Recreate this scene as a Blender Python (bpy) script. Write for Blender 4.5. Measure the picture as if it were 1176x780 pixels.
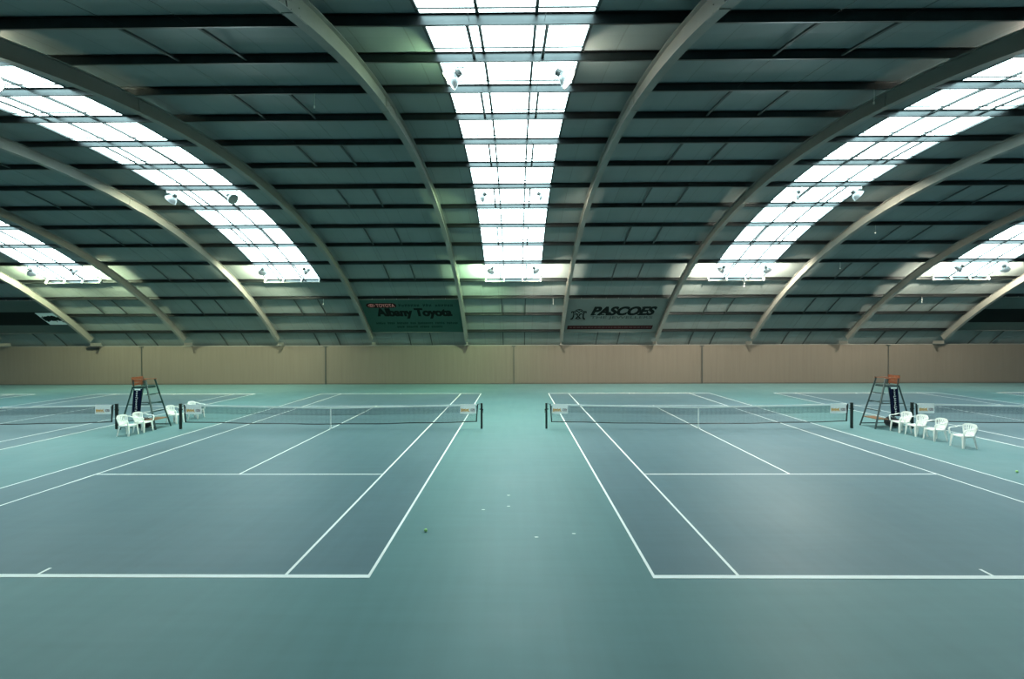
import bpy, math, random
from mathutils import Vector, Matrix

random.seed(7)
S = bpy.context.scene
COL = S.collection
for o in list(bpy.data.objects):
    bpy.data.objects.remove(o, do_unlink=True)

# ------------------------------------------------------------------ camera
CAM_H = 3.879
F_PX = 521.52
cam_data = bpy.data.cameras.new('camera')
cam_data.sensor_fit = 'HORIZONTAL'
cam_data.sensor_width = 36.0
cam_data.lens = 36.0 * F_PX / 1176.0
cam_data.clip_start = 0.05
cam_data.clip_end = 400
cam = bpy.data.objects.new('camera', cam_data)
COL.objects.link(cam)
right = Vector((0.99996, 0.00858, -0.00290))
fwd = Vector((-0.00860, 0.99994, -0.00620))
up = Vector((0.00285, 0.00622, 0.99998))
m = Matrix((right, up, -fwd)).transposed().to_4x4()
m.translation = Vector((0, 0, CAM_H))
cam.matrix_world = m
S.camera = cam

# ------------------------------------------------------------------ world, exposure
WORLD_STRENGTH = 11.8
world = bpy.data.worlds.new('overcast_sky')
S.world = world
world.use_nodes = True
bgn = world.node_tree.nodes['Background']
bgn.inputs['Color'].default_value = (0.84, 0.99, 1.0, 1)
bgn.inputs['Strength'].default_value = WORLD_STRENGTH
S.view_settings.view_transform = 'Standard'
S.view_settings.look = 'None'
S.view_settings.gamma = 1.0
S.view_settings.use_curve_mapping = False
S.view_settings.exposure = 0.0
S.cycles.use_denoising = True
S.cycles.max_bounces = 10
S.cycles.diffuse_bounces = 6
S.cycles.transparent_max_bounces = 16
S.cycles.sample_clamp_indirect = 6.0
LAMP_W = {2: 190.0, 7: 3500.0, 11: 4400.0}

# ------------------------------------------------------------------ building geometry
YC, ZC, R = 16.80, -18.33, 29.90          # circle of the roof, in the depth / height plane
X0, PITCH = -0.17, 7.58                   # centre of the middle bay, bay width
TH5, DTH = 0.0281, 0.0678                 # purlin rows sit at even angles
SKY_HALF = 1.87
Y_FAR, Y_NEAR, Z_WALL = 37.2, -3.6, 3.15
X_END = 6.5 * PITCH


def theta(n):
    return TH5 + DTH * (n - 5)


def on_arc(th, r):
    return YC + r * math.sin(th), ZC + r * math.cos(th)


SKY_T0, SKY_T1 = theta(0), theta(12)  # skylights cut short out of view; solid roof there darkens the near hall

# portals: they only steer the sampling of the real sky through the skylights
for k in (-6, -4, -2, 0, 2, 4, 6):
    for i in range(4):
        t0 = SKY_T0 + (SKY_T1 - SKY_T0) * i / 4
        t1 = SKY_T0 + (SKY_T1 - SKY_T0) * (i + 1) / 4
        tm = (t0 + t1) / 2
        y, z = on_arc(tm, R + 0.12)
        ld = bpy.data.lights.new('sky_portal', 'AREA')
        ld.shape = 'RECTANGLE'
        ld.size = 2 * SKY_HALF + 0.1
        ld.size_y = (R + 0.12) * (t1 - t0) + 0.05
        ld.cycles.is_portal = True
        lo = bpy.data.objects.new('sky_portal', ld)
        COL.objects.link(lo)
        lo.location = (X0 + k * PITCH, y, z)
        lo.rotation_euler = (-tm, 0, 0)


# ------------------------------------------------------------------ materials
def srgb(r, g, b):
    def f(c):
        c /= 255.0
        return c / 12.92 if c <= 0.04045 else ((c + 0.055) / 1.055) ** 2.4
    return (f(r), f(g), f(b), 1)


def mat(name, col, rough=0.5, metal=0.0, spec=0.5, var=0.0, vscale=3.0, bump=0.0, bscale=20.0):
    m = bpy.data.materials.new(name)
    m.use_nodes = True
    nt = m.node_tree
    b = nt.nodes['Principled BSDF']
    b.inputs['Base Color'].default_value = (*col[:3], 1)
    b.inputs['Roughness'].default_value = rough
    b.inputs['Metallic'].default_value = metal
    b.inputs['Specular IOR Level'].default_value = spec
    tc = nt.nodes.new('ShaderNodeTexCoord')
    if var > 0:
        n = nt.nodes.new('ShaderNodeTexNoise')
        n.inputs['Scale'].default_value = vscale
        n.inputs['Detail'].default_value = 5
        nt.links.new(tc.outputs['Object'], n.inputs['Vector'])
        r = nt.nodes.new('ShaderNodeMapRange')
        r.inputs[1].default_value = 0.3
        r.inputs[2].default_value = 0.7
        r.inputs[3].default_value = 1 - var
        r.inputs[4].default_value = 1 + var
        nt.links.new(n.outputs['Fac'], r.inputs[0])
        mx = nt.nodes.new('ShaderNodeVectorMath')
        mx.operation = 'SCALE'
        mx.inputs[0].default_value = col[:3]
        nt.links.new(r.outputs[0], mx.inputs['Scale'])
        nt.links.new(mx.outputs[0], b.inputs['Base Color'])
    if bump > 0:
        n = nt.nodes.new('ShaderNodeTexNoise')
        n.inputs['Scale'].default_value = bscale
        nt.links.new(tc.outputs['Object'], n.inputs['Vector'])
        bp = nt.nodes.new('ShaderNodeBump')
        bp.inputs['Strength'].default_value = bump
        bp.inputs['Distance'].default_value = 0.01
        nt.links.new(n.outputs['Fac'], bp.inputs['Height'])
        nt.links.new(bp.outputs['Normal'], b.inputs['Normal'])
    return m


def ground_mat(name, col, rough):
    """worn acrylic: broad blotches plus faint drag streaks along the hall."""
    m = bpy.data.materials.new(name)
    m.use_nodes = True
    nt = m.node_tree
    L = nt.links.new
    b = nt.nodes['Principled BSDF']
    geo = nt.nodes.new('ShaderNodeNewGeometry')
    n1 = nt.nodes.new('ShaderNodeTexNoise')
    n1.inputs['Scale'].default_value = 0.35
    n1.inputs['Detail'].default_value = 6
    n1.inputs['Roughness'].default_value = 0.6
    L(geo.outputs['Position'], n1.inputs['Vector'])
    mp = nt.nodes.new('ShaderNodeMapping')
    mp.inputs['Scale'].default_value = (0.45, 5.0, 1)
    L(geo.outputs['Position'], mp.inputs['Vector'])
    n2 = nt.nodes.new('ShaderNodeTexNoise')
    n2.inputs['Scale'].default_value = 1.0
    n2.inputs['Detail'].default_value = 4
    L(mp.outputs[0], n2.inputs['Vector'])
    mp3 = nt.nodes.new('ShaderNodeMapping')
    mp3.inputs['Scale'].default_value = (4.0, 0.3, 1)
    L(geo.outputs['Position'], mp3.inputs['Vector'])
    n3 = nt.nodes.new('ShaderNodeTexNoise')
    n3.inputs['Scale'].default_value = 1.0
    n3.inputs['Detail'].default_value = 3
    L(mp3.outputs[0], n3.inputs['Vector'])
    a = nt.nodes.new('ShaderNodeMath')
    a.operation = 'ADD'
    L(n1.outputs['Fac'], a.inputs[0])
    L(n2.outputs['Fac'], a.inputs[1])
    a2 = nt.nodes.new('ShaderNodeMath')
    a2.operation = 'ADD'
    L(a.outputs[0], a2.inputs[0])
    L(n3.outputs['Fac'], a2.inputs[1])
    r = nt.nodes.new('ShaderNodeMapRange')
    r.inputs[1].default_value = 1.1
    r.inputs[2].default_value = 1.9
    r.inputs[3].default_value = 0.93
    r.inputs[4].default_value = 1.07
    L(a2.outputs[0], r.inputs[0])
    mx = nt.nodes.new('ShaderNodeVectorMath')
    mx.operation = 'SCALE'
    mx.inputs[0].default_value = col[:3]
    L(r.outputs[0], mx.inputs['Scale'])
    L(mx.outputs[0], b.inputs['Base Color'])
    r2 = nt.nodes.new('ShaderNodeMapRange')
    r2.inputs[1].default_value = 0.3
    r2.inputs[2].default_value = 0.7
    r2.inputs[3].default_value = rough - 0.05
    r2.inputs[4].default_value = rough + 0.06
    L(n1.outputs['Fac'], r2.inputs[0])
    L(r2.outputs[0], b.inputs['Roughness'])
    nb = nt.nodes.new('ShaderNodeTexNoise')
    nb.inputs['Scale'].default_value = 90
    L(geo.outputs['Position'], nb.inputs['Vector'])
    bp = nt.nodes.new('ShaderNodeBump')
    bp.inputs['Strength'].default_value = 0.15
    bp.inputs['Distance'].default_value = 0.002
    L(nb.outputs['Fac'], bp.inputs['Height'])
    L(bp.outputs['Normal'], b.inputs['Normal'])
    return m


def roof_mat():
    """grey faced roof lining in sheets a metre wide, with lap seams and slight sagging."""
    m = bpy.data.materials.new('roof_lining')
    m.use_nodes = True
    nt = m.node_tree
    L = nt.links.new
    b = nt.nodes['Principled BSDF']
    b.inputs['Roughness'].default_value = 0.5
    geo = nt.nodes.new('ShaderNodeNewGeometry')
    sep = nt.nodes.new('ShaderNodeSeparateXYZ')
    L(geo.outputs['Position'], sep.inputs[0])
    d = nt.nodes.new('ShaderNodeMath')
    d.operation = 'DIVIDE'
    d.inputs[1].default_value = PITCH / 6
    L(sep.outputs['X'], d.inputs[0])
    fr = nt.nodes.new('ShaderNodeMath')
    fr.operation = 'FRACT'
    L(d.outputs[0], fr.inputs[0])
    lt = nt.nodes.new('ShaderNodeMath')
    lt.operation = 'LESS_THAN'
    lt.inputs[1].default_value = 0.025
    L(fr.outputs[0], lt.inputs[0])
    fl = nt.nodes.new('ShaderNodeMath')
    fl.operation = 'FLOOR'
    L(d.outputs[0], fl.inputs[0])
    wn = nt.nodes.new('ShaderNodeTexWhiteNoise')
    wn.noise_dimensions = '1D'
    L(fl.outputs[0], wn.inputs['W'])
    mp = nt.nodes.new('ShaderNodeMapping')
    mp.inputs['Scale'].default_value = (1.6, 0.35, 0.35)
    L(geo.outputs['Position'], mp.inputs['Vector'])
    n = nt.nodes.new('ShaderNodeTexNoise')
    n.inputs['Scale'].default_value = 1.0
    n.inputs['Detail'].default_value = 6
    L(mp.outputs[0], n.inputs['Vector'])
    s1 = nt.nodes.new('ShaderNodeMath')
    s1.operation = 'MULTIPLY_ADD'
    s1.inputs[1].default_value = 0.22
    s1.inputs[2].default_value = 0.84
    L(n.outputs['Fac'], s1.inputs[0])
    s2 = nt.nodes.new('ShaderNodeMath')
    s2.operation = 'MULTIPLY_ADD'
    s2.inputs[1].default_value = 0.08
    L(wn.outputs['Value'], s2.inputs[0])
    L(s1.outputs[0], s2.inputs[2])
    s3 = nt.nodes.new('ShaderNodeMath')
    s3.operation = 'MULTIPLY_ADD'
    s3.inputs[1].default_value = -0.25
    L(lt.outputs[0], s3.inputs[0])
    L(s2.outputs[0], s3.inputs[2])
    mx = nt.nodes.new('ShaderNodeVectorMath')
    mx.operation = 'SCALE'
    mx.inputs[0].default_value = ROOF_COL
    L(s3.outputs[0], mx.inputs['Scale'])
    L(mx.outputs[0], b.inputs['Base Color'])
    bp = nt.nodes.new('ShaderNodeBump')
    bp.inputs['Strength'].default_value = 0.25
    bp.inputs['Distance'].default_value = 0.05
    L(n.outputs['Fac'], bp.inputs['Height'])
    L(bp.outputs['Normal'], b.inputs['Normal'])
    return m


def wall_mat():
    """beige curtain wall with close upright folds."""
    m = bpy.data.materials.new('beige_wall_sheet')
    m.use_nodes = True
    nt = m.node_tree
    L = nt.links.new
    b = nt.nodes['Principled BSDF']
    b.inputs['Roughness'].default_value = 0.8
    geo = nt.nodes.new('ShaderNodeNewGeometry')
    mp = nt.nodes.new('ShaderNodeMapping')
    mp.inputs['Scale'].default_value = (5.0, 5.0, 0.25)
    L(geo.outputs['Position'], mp.inputs['Vector'])
    n = nt.nodes.new('ShaderNodeTexNoise')
    n.inputs['Scale'].default_value = 1.0
    n.inputs['Detail'].default_value = 4
    L(mp.outputs[0], n.inputs['Vector'])
    r = nt.nodes.new('ShaderNodeMapRange')
    r.inputs[1].default_value = 0.3
    r.inputs[2].default_value = 0.7
    r.inputs[3].default_value = 0.94
    r.inputs[4].default_value = 1.05
    L(n.outputs['Fac'], r.inputs[0])
    mx = nt.nodes.new('ShaderNodeVectorMath')
    mx.operation = 'SCALE'
    mx.inputs[0].default_value = WALL_COL
    L(r.outputs[0], mx.inputs['Scale'])
    L(mx.outputs[0], b.inputs['Base Color'])
    bp = nt.nodes.new('ShaderNodeBump')
    bp.inputs['Strength'].default_value = 0.4
    bp.inputs['Distance'].default_value = 0.04
    L(n.outputs['Fac'], bp.inputs['Height'])
    L(bp.outputs['Normal'], b.inputs['Normal'])
    return m


def glazing_mat():
    m = bpy.data.materials.new('clear_glazing')
    m.use_nodes = True
    nt = m.node_tree
    nt.nodes.clear()
    L = nt.links.new
    out = nt.nodes.new('ShaderNodeOutputMaterial')
    t = nt.nodes.new('ShaderNodeBsdfTransparent')
    geo = nt.nodes.new('ShaderNodeNewGeometry')
    n = nt.nodes.new('ShaderNodeTexNoise')
    n.inputs['Scale'].default_value = 1.2
    n.inputs['Detail'].default_value = 4
    L(geo.outputs['Position'], n.inputs['Vector'])
    rmp = nt.nodes.new('ShaderNodeValToRGB')
    rmp.color_ramp.elements[0].color = (0.80, 0.88, 0.88, 1)
    rmp.color_ramp.elements[1].color = (0.93, 0.98, 0.98, 1)
    L(n.outputs['Fac'], rmp.inputs[0])
    L(rmp.outputs[0], t.inputs['Color'])
    g = nt.nodes.new('ShaderNodeBsdfGlossy')
    g.inputs['Roughness'].default_value = 0.15
    g.inputs['Color'].default_value = (0.8, 0.8, 0.8, 1)
    mx = nt.nodes.new('ShaderNodeMixShader')
    mx.inputs[0].default_value = 0.05
    L(t.outputs[0], mx.inputs[1])
    L(g.outputs[0], mx.inputs[2])
    L(mx.outputs[0], out.inputs['Surface'])
    return m


def net_mat(name, cell, thick, col):
    """knotted cord mesh: opaque along a square grid, open between."""
    m = bpy.data.materials.new(name)
    m.use_nodes = True
    nt = m.node_tree
    L = nt.links.new
    b = nt.nodes['Principled BSDF']
    b.inputs['Base Color'].default_value = (*col, 1)
    b.inputs['Roughness'].default_value = 0.8
    geo = nt.nodes.new('ShaderNodeNewGeometry')
    sep = nt.nodes.new('ShaderNodeSeparateXYZ')
    L(geo.outputs['Position'], sep.inputs[0])
    outs = []
    for ax in ('X', 'Z'):
        d = nt.nodes.new('ShaderNodeMath')
        d.operation = 'DIVIDE'
        d.inputs[1].default_value = cell
        L(sep.outputs[ax], d.inputs[0])
        f = nt.nodes.new('ShaderNodeMath')
        f.operation = 'FRACT'
        L(d.outputs[0], f.inputs[0])
        lt = nt.nodes.new('ShaderNodeMath')
        lt.operation = 'LESS_THAN'
        lt.inputs[1].default_value = thick / cell
        L(f.outputs[0], lt.inputs[0])
        outs.append(lt)
    mxm = nt.nodes.new('ShaderNodeMath')
    mxm.operation = 'MAXIMUM'
    L(outs[0].outputs[0], mxm.inputs[0])
    L(outs[1].outputs[0], mxm.inputs[1])
    L(mxm.outputs[0], b.inputs['Alpha'])
    return m


def emit_mat(name, col, s):
    m = bpy.data.materials.new(name)
    m.use_nodes = True
    b = m.node_tree.nodes['Principled BSDF']
    b.inputs['Base Color'].default_value = (0.8, 0.8, 0.8, 1)
    b.inputs['Emission Color'].default_value = (*col, 1)
    b.inputs['Emission Strength'].default_value = s
    return m


ROOF_COL = (0.150, 0.192, 0.192)
WALL_COL = (0.100, 0.092, 0.074)
M = {}
M['roof'] = roof_mat()
M['wall'] = wall_mat()
M['floor'] = ground_mat('green_acrylic', (0.092, 0.196, 0.206), 0.50)
M['court'] = ground_mat('blue_acrylic', (0.082, 0.148, 0.175), 0.50)
M['line'] = mat('white_line_paint', (0.90, 0.92, 0.90), 0.5, var=0.03, vscale=4)
M['glaze'] = glazing_mat()
M['rib'] = mat('grey_painted_steel', (0.17, 0.185, 0.17), 0.45, var=0.06, vscale=1.5)
M['purlin'] = mat('dull_zinc_steel', (0.072, 0.084, 0.088), 0.33, metal=1.0, var=0.1, vscale=2)
M['bar'] = mat('dark_glazing_bar', (0.025, 0.036, 0.036), 0.5, var=0.08)
M['white_metal'] = mat('white_coated_metal', (0.75, 0.78, 0.75), 0.4, var=0.04)
M['black'] = mat('black_paint', (0.008, 0.012, 0.012), 0.45, var=0.1)
M['post'] = mat('dark_green_post_paint', (0.003, 0.010, 0.009), 0.5, var=0.1)
M['net'] = net_mat('net_mesh_cord', 0.045, 0.0045, (0.01, 0.015, 0.02))
M['net2'] = net_mat('net_mesh_doubled_cord', 0.045, 0.007, (0.01, 0.015, 0.02))
M['tape'] = mat('white_net_tape', (0.80, 0.84, 0.82), 0.7, var=0.04)
M['plastic'] = mat('white_moulded_plastic', (0.86, 0.88, 0.84), 0.35, var=0.03)
M['wood'] = mat('orange_varnished_wood', (0.24, 0.066, 0.022), 0.55, var=0.25, vscale=12)
M['board'] = mat('brown_weathered_board', (0.26, 0.13, 0.06), 0.6, var=0.25, vscale=9)
M['ladder'] = mat('dark_green_steel', (0.010, 0.050, 0.045), 0.4, var=0.1)
M['ladder_grey'] = mat('grey_green_steel', (0.035, 0.060, 0.060), 0.4, var=0.1)
M['navy'] = mat('navy_fabric', (0.004, 0.007, 0.026), 0.9, spec=0.1, var=0.1, vscale=8)
M['bag'] = mat('black_bag_fabric', (0.010, 0.012, 0.02), 0.7, var=0.3, vscale=10, bump=0.3)
M['signw'] = mat('white_sign_board', (0.93, 0.92, 0.90), 0.5, var=0.02)
M['orange'] = mat('orange_print', (0.72, 0.33, 0.01), 0.5, var=0.1, vscale=30)
M['mauve'] = mat('grey_mauve_print', (0.30, 0.22, 0.22), 0.5, var=0.1, vscale=30)
M['lampmetal'] = mat('spun_aluminium', (0.34, 0.36, 0.37), 0.35, metal=0.5, var=0.05)
M['lampdark'] = mat('dark_lamp_body', (0.05, 0.06, 0.06), 0.4, var=0.1)
M['ban_green'] = mat('dark_green_banner_vinyl', (0.018, 0.066, 0.056), 0.7, spec=0.2, var=0.06, vscale=1.2)
M['ban_grey'] = mat('grey_green_banner_vinyl', (0.110, 0.145, 0.140), 0.7, spec=0.2, var=0.06, vscale=1.2)
M['ban_dark'] = mat('dark_teal_banner_vinyl', (0.060, 0.085, 0.080), 0.7, spec=0.2, var=0.06, vscale=1.2)
M['ink'] = mat('black_print', (0.005, 0.009, 0.009), 0.8, spec=0.1, var=0.05)
M['ink_soft'] = mat('faded_dark_print', (0.006, 0.020, 0.018), 0.8, spec=0.1, var=0.05)
M['ink_grey'] = mat('faded_grey_print', (0.045, 0.065, 0.062), 0.8, spec=0.1, var=0.05)
M['pink'] = mat('pale_red_print', (0.55, 0.20, 0.19), 0.5, var=0.05)
M['lozenge'] = mat('black_red_print', (0.020, 0.003, 0.004), 0.8, spec=0.1, var=0.05)
M['maroon'] = mat('dark_red_print', (0.024, 0.005, 0.007), 0.8, spec=0.1, var=0.08)
M['maroon_text'] = mat('dull_rose_print', (0.06, 0.033, 0.033), 0.8, var=0.05)
M['ball'] = mat('yellow_green_felt', (0.50, 0.82, 0.30), 0.9, var=0.08, vscale=60)
M['speck'] = mat('pale_off_white', (0.75, 0.85, 0.80), 0.6, var=0.05)
M['joint'] = mat('dark_wall_joint', (0.02, 0.03, 0.028), 0.6, var=0.1)
M['skirting'] = mat('dark_skirting', (0.05, 0.055, 0.045), 0.6, var=0.1)
M['lens'] = {
    'green': emit_mat('lit_lens_green', (0.92, 1.0, 0.78), 12),
    'warm': emit_mat('lit_lens_warm', (1.0, 0.95, 0.82), 12),
}


# ------------------------------------------------------------------ mesh helpers
class MB:
    def __init__(s):
        s.v, s.f = [], []

    def add(s, vs, fs):
        n = len(s.v)
        s.v += [tuple(v) for v in vs]
        s.f += [tuple(i + n for i in f) for f in fs]
        return s

    def box(s, x0, x1, y0, y1, z0, z1):
        return s.add([(x0, y0, z0), (x1, y0, z0), (x1, y1, z0), (x0, y1, z0),
                      (x0, y0, z1), (x1, y0, z1), (x1, y1, z1), (x0, y1, z1)],
                     [(0, 3, 2, 1), (4, 5, 6, 7), (0, 1, 5, 4), (1, 2, 6, 5), (2, 3, 7, 6), (3, 0, 4, 7)])

    def prism(s, poly, vec):
        """poly: 3-D outline, swept by vec."""
        n = len(poly)
        vs = [Vector(p) for p in poly] + [Vector(p) + Vector(vec) for p in poly]
        fs = [tuple(range(n))[::-1], tuple(range(n, 2 * n))]
        fs += [(i, (i + 1) % n, n + (i + 1) % n, n + i) for i in range(n)]
        return s.add(vs, fs)

    def bar(s, a, b, w, d, upv=(0, 0, 1)):
        a, b = Vector(a), Vector(b)
        t = (b - a).normalized()
        u = Vector(upv)
        if abs(t.dot(u)) > 0.98:
            u = Vector((0, 1, 0))
        sd = t.cross(u).normalized() * (w / 2)
        u2 = sd.cross(t).normalized() * (d / 2)
        q = [sd + u2, -sd + u2, -sd - u2, sd - u2]
        return s.add([a + c for c in q] + [b + c for c in q],
                     [(0, 1, 2, 3), (7, 6, 5, 4), (0, 4, 5, 1), (1, 5, 6, 2), (2, 6, 7, 3), (3, 7, 4, 0)])

    def tube(s, pts, r, seg=8, closed=False):
        pts = [Vector(p) for p in pts]
        rs = r if isinstance(r, (list, tuple)) else [r] * len(pts)
        n = len(pts)
        vs = []
        prev = None
        for i, p in enumerate(pts):
            if closed:
                t = pts[(i + 1) % n] - pts[i - 1]
            else:
                t = pts[min(i + 1, n - 1)] - pts[max(i - 1, 0)]
            t.normalize()
            if prev is None:
                a = Vector((0, 0, 1)) if abs(t.z) < 0.9 else Vector((1, 0, 0))
            else:
                a = prev
            u = (a - t * a.dot(t)).normalized()
            prev = u
            w = t.cross(u)
            for j in range(seg):
                an = 2 * math.pi * j / seg
                vs.append(p + (u * math.cos(an) + w * math.sin(an)) * rs[i])
        fs = []
        rng = n if closed else n - 1
        for i in range(rng):
            for j in range(seg):
                a0 = i * seg + j
                a1 = i * seg + (j + 1) % seg
                b0 = ((i + 1) % n) * seg + j
                b1 = ((i + 1) % n) * seg + (j + 1) % seg
                fs.append((a0, a1, b1, b0))
        if not closed:
            fs.append(tuple(range(seg))[::-1])
            fs.append(tuple((n - 1) * seg + j for j in range(seg)))
        return s.add(vs, fs)

    def lathe(s, prof, origin, axis, seg=20, cap=True):
        """prof: (distance along axis, radius)."""
        ax = Vector(axis).normalized()
        a = Vector((0, 0, 1)) if abs(ax.z) < 0.9 else Vector((1, 0, 0))
        u = (a - ax * a.dot(ax)).normalized()
        w = ax.cross(u)
        o = Vector(origin)
        vs = []
        for d, r in prof:
            for j in range(seg):
                an = 2 * math.pi * j / seg
                vs.append(o + ax * d + (u * math.cos(an) + w * math.sin(an)) * r)
        fs = []
        for i in range(len(prof) - 1):
            for j in range(seg):
                fs.append((i * seg + j, i * seg + (j + 1) % seg, (i + 1) * seg + (j + 1) % seg, (i + 1) * seg + j))
        if cap:
            fs.append(tuple(range(seg))[::-1])
            fs.append(tuple((len(prof) - 1) * seg + j for j in range(seg)))
        return s.add(vs, fs)

    def arc(s, t0, t1, r0, r1, x0, x1, seg):
        """block swept round the roof circle."""
        vs, fs = [], []
        for i in range(seg + 1):
            t = t0 + (t1 - t0) * i / seg
            for r in (r0, r1):
                y, z = on_arc(t, r)
                vs += [(x0, y, z), (x1, y, z)]
        for i in range(seg):
            a = 4 * i
            b = a + 4
            fs += [(a, a + 1, b + 1, b), (a + 2, b + 2, b + 3, a + 3), (a, b, b + 2, a + 2), (a + 1, a + 3, b + 3, b + 1)]
        fs += [(0, 2, 3, 1), (4 * seg, 4 * seg + 1, 4 * seg + 3, 4 * seg + 2)]
        return s.add(vs, fs)

    def build(s, name, m, parent=None, smooth=False, bevel=0.0):
        me = bpy.data.meshes.new(name)
        me.from_pydata(s.v, [], s.f)
        me.validate()
        import bmesh
        bm = bmesh.new()
        bm.from_mesh(me)
        bmesh.ops.recalc_face_normals(bm, faces=bm.faces)
        bm.to_mesh(me)
        bm.free()
        me.materials.append(m)
        if smooth:
            for p in me.polygons:
                p.use_smooth = True
        o = bpy.data.objects.new(name, me)
        COL.objects.link(o)
        if parent is not None:
            o.parent = parent
        if bevel > 0:
            b = o.modifiers.new('edge', 'BEVEL')
            b.width = bevel
            b.segments = 2
        return o


def tag(o, label=None, cat=None, group=None, kind=None):
    if label:
        o['label'] = label
    if cat:
        o['category'] = cat
    if group:
        o['group'] = group
    if kind:
        o['kind'] = kind
    return o


def empty(name, loc=(0, 0, 0), rz=0.0):
    o = bpy.data.objects.new(name, None)
    o.empty_display_size = 0.2
    COL.objects.link(o)
    o.location = loc
    o.rotation_euler = (0, 0, rz)
    return o


def copy_tree(o, parent=None):
    c = o.copy()
    COL.objects.link(c)
    c.parent = parent
    for ch in o.children:
        copy_tree(ch, c)
    return c


def smooth_some(o, angle=40):
    for p in o.data.polygons:
        p.use_smooth = True
    try:
        o.data.set_sharp_from_angle(angle=math.radians(angle))
    except Exception:
        pass
    return o


def ordinal(i):
    return ['first', 'second', 'third', 'fourth', 'fifth', 'sixth', 'seventh', 'eighth', 'ninth', 'tenth', 'eleventh',
            'twelfth', 'thirteenth', 'fourteenth', 'fifteenth', 'sixteenth', 'seventeenth', 'eighteenth', 'nineteenth',
            'twentieth', 'twenty-first', 'twenty-second'][i]


# ------------------------------------------------------------------ shell
fl = MB().box(-X_END - 0.3, X_END + 0.3, -8, 42, -0.2, 0).build('floor', M['floor'])
tag(fl, 'green acrylic hall floor round the courts', kind='structure')

END_T = 0.905
ce = MB()
edges = [-X_END]
for k in (-6, -4, -2, 0, 2, 4, 6):
    c = X0 + k * PITCH
    ce.arc(-END_T, SKY_T0, R, R + 0.08, c - SKY_HALF, c + SKY_HALF, 8)
    ce.arc(SKY_T1, END_T, R, R + 0.08, c - SKY_HALF, c + SKY_HALF, 8)
    edges += [c - SKY_HALF, c + SKY_HALF]
edges.append(X_END)
for i in range(0, len(edges), 2):
    ce.arc(-END_T, END_T, R, R + 0.08, edges[i], edges[i + 1], 44)
ce = ce.build('ceiling', M['roof'])
tag(ce, 'curved roof lined with grey sheets', kind='structure')

tag(MB().box(-X_END, X_END, Y_FAR, Y_FAR + 0.08, 0, Z_WALL).build('wall_far', M['wall']), 'low beige wall behind the courts', kind='structure')
tag(MB().box(-X_END, X_END, Y_NEAR - 0.08, Y_NEAR, 0, Z_WALL).build('wall_near', M['wall']), kind='structure')
for nm, x in (('wall_left', -X_END), ('wall_right', X_END)):
    prof = [(x, -7.0, -0.05)]
    for i in range(33):
        t = -END_T + 2 * END_T * i / 32
        y, z = on_arc(t, R + 0.04)
        prof.append((x, y, max(z, -0.04)))
    prof.append((x, 41.0, -0.05))
    tag(MB().prism(prof, (0.12 if x > 0 else -0.12, 0, 0)).build(nm, M['roof']), kind='structure')
tag(MB().box(-X_END, X_END, Y_FAR - 0.03, Y_FAR, 0, 0.10).build('baseboard_far', M['skirting']), kind='structure')
tag(MB().box(-X_END, X_END, Y_FAR - 0.02, Y_FAR + 0.1, Z_WALL, Z_WALL + 0.05).build('trim_1', M['rib']), kind='structure')
for i, (x, w) in enumerate(((-30.87, .05), (-15.65, .09), (-0.18, .07), (15.18, .09), (30.28, .04))):
    b = MB().box(x - w / 2, x + w / 2, Y_FAR - 0.05, Y_FAR, 0.02, Z_WALL - 0.05)
    b.box(x - 0.16, x + 0.16, Y_FAR - 0.07, Y_FAR, Z_WALL - 0.09, Z_WALL - 0.01)
    tag(b.build('trim_%d' % (i + 2), M['joint']), kind='structure')

bx = MB().box(-.5, .5, -.12, 0, -.10, .06)
bx.box(-.46, .46, -.135, -.12, -.08, .04)
bx = bx.build('junction_box', M['black'])
bx.location = (-34.9, Y_FAR - .001, 3.02)
tag(bx, 'small black box fixed under the top edge of the far wall at the left', 'box')

# skylights
for wi, k in enumerate((-4, -2, 0, 2, 4, -6, 6)):
    c = X0 + k * PITCH
    w = empty('window_%d' % (wi + 1), (c, YC, ZC + R))
    tag(w, kind='structure')
    off = Vector((c, YC, ZC + R))

    def lb(mb, name, m_, parent=w, off=off):
        mb.v = [tuple(Vector(v) - off) for v in mb.v]
        return mb.build(name, m_, parent)
    for j in range(3):
        xa = c - SKY_HALF + j * 2 * SKY_HALF / 3
        lb(MB().arc(SKY_T0, SKY_T1, R + 0.03, R + 0.036, xa + .005, xa + 2 * SKY_HALF / 3 - .005, 42), 'window_pane', M['glaze'])
    for xb in (c - SKY_HALF / 3, c + SKY_HALF / 3):
        lb(MB().arc(SKY_T0, SKY_T1, R - 0.03, R + 0.03, xb - .034, xb + .034, 42), 'glazing_bar', M['bar'])
    for xb in (c - SKY_HALF, c + SKY_HALF):
        lb(MB().arc(SKY_T0, SKY_T1, R - 0.012, R + 0.03, xb - .035, xb + .035, 42), 'window_frame', M['bar'])
    wr = MB()
    for n in range(0, 12):
        for fr in (0.22, 0.84):
            t = theta(n) + DTH * fr
            wr.arc(t - .0007, t + .0007, R - 0.035, R - 0.012, c - SKY_HALF, c + SKY_HALF, 1)
    lb(wr, 'safety_wire', M['bar'])
    lb(MB().arc(SKY_T1 - .0006, SKY_T1 + .0022, R - 0.24, R - 0.212, c - SKY_HALF, c + SKY_HALF, 1), 'end_trim', M['rib'])
    tk = MB()
    for q in range(4):
        xq = c - SKY_HALF + q * 2 * SKY_HALF / 3
        tk.arc(SKY_T1 - .0045, SKY_T1 - .001, R - 0.30, R - 0.02, xq - .03, xq + .03, 1)
    lb(tk, 'end_bracket', M['white_metal'])

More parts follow.
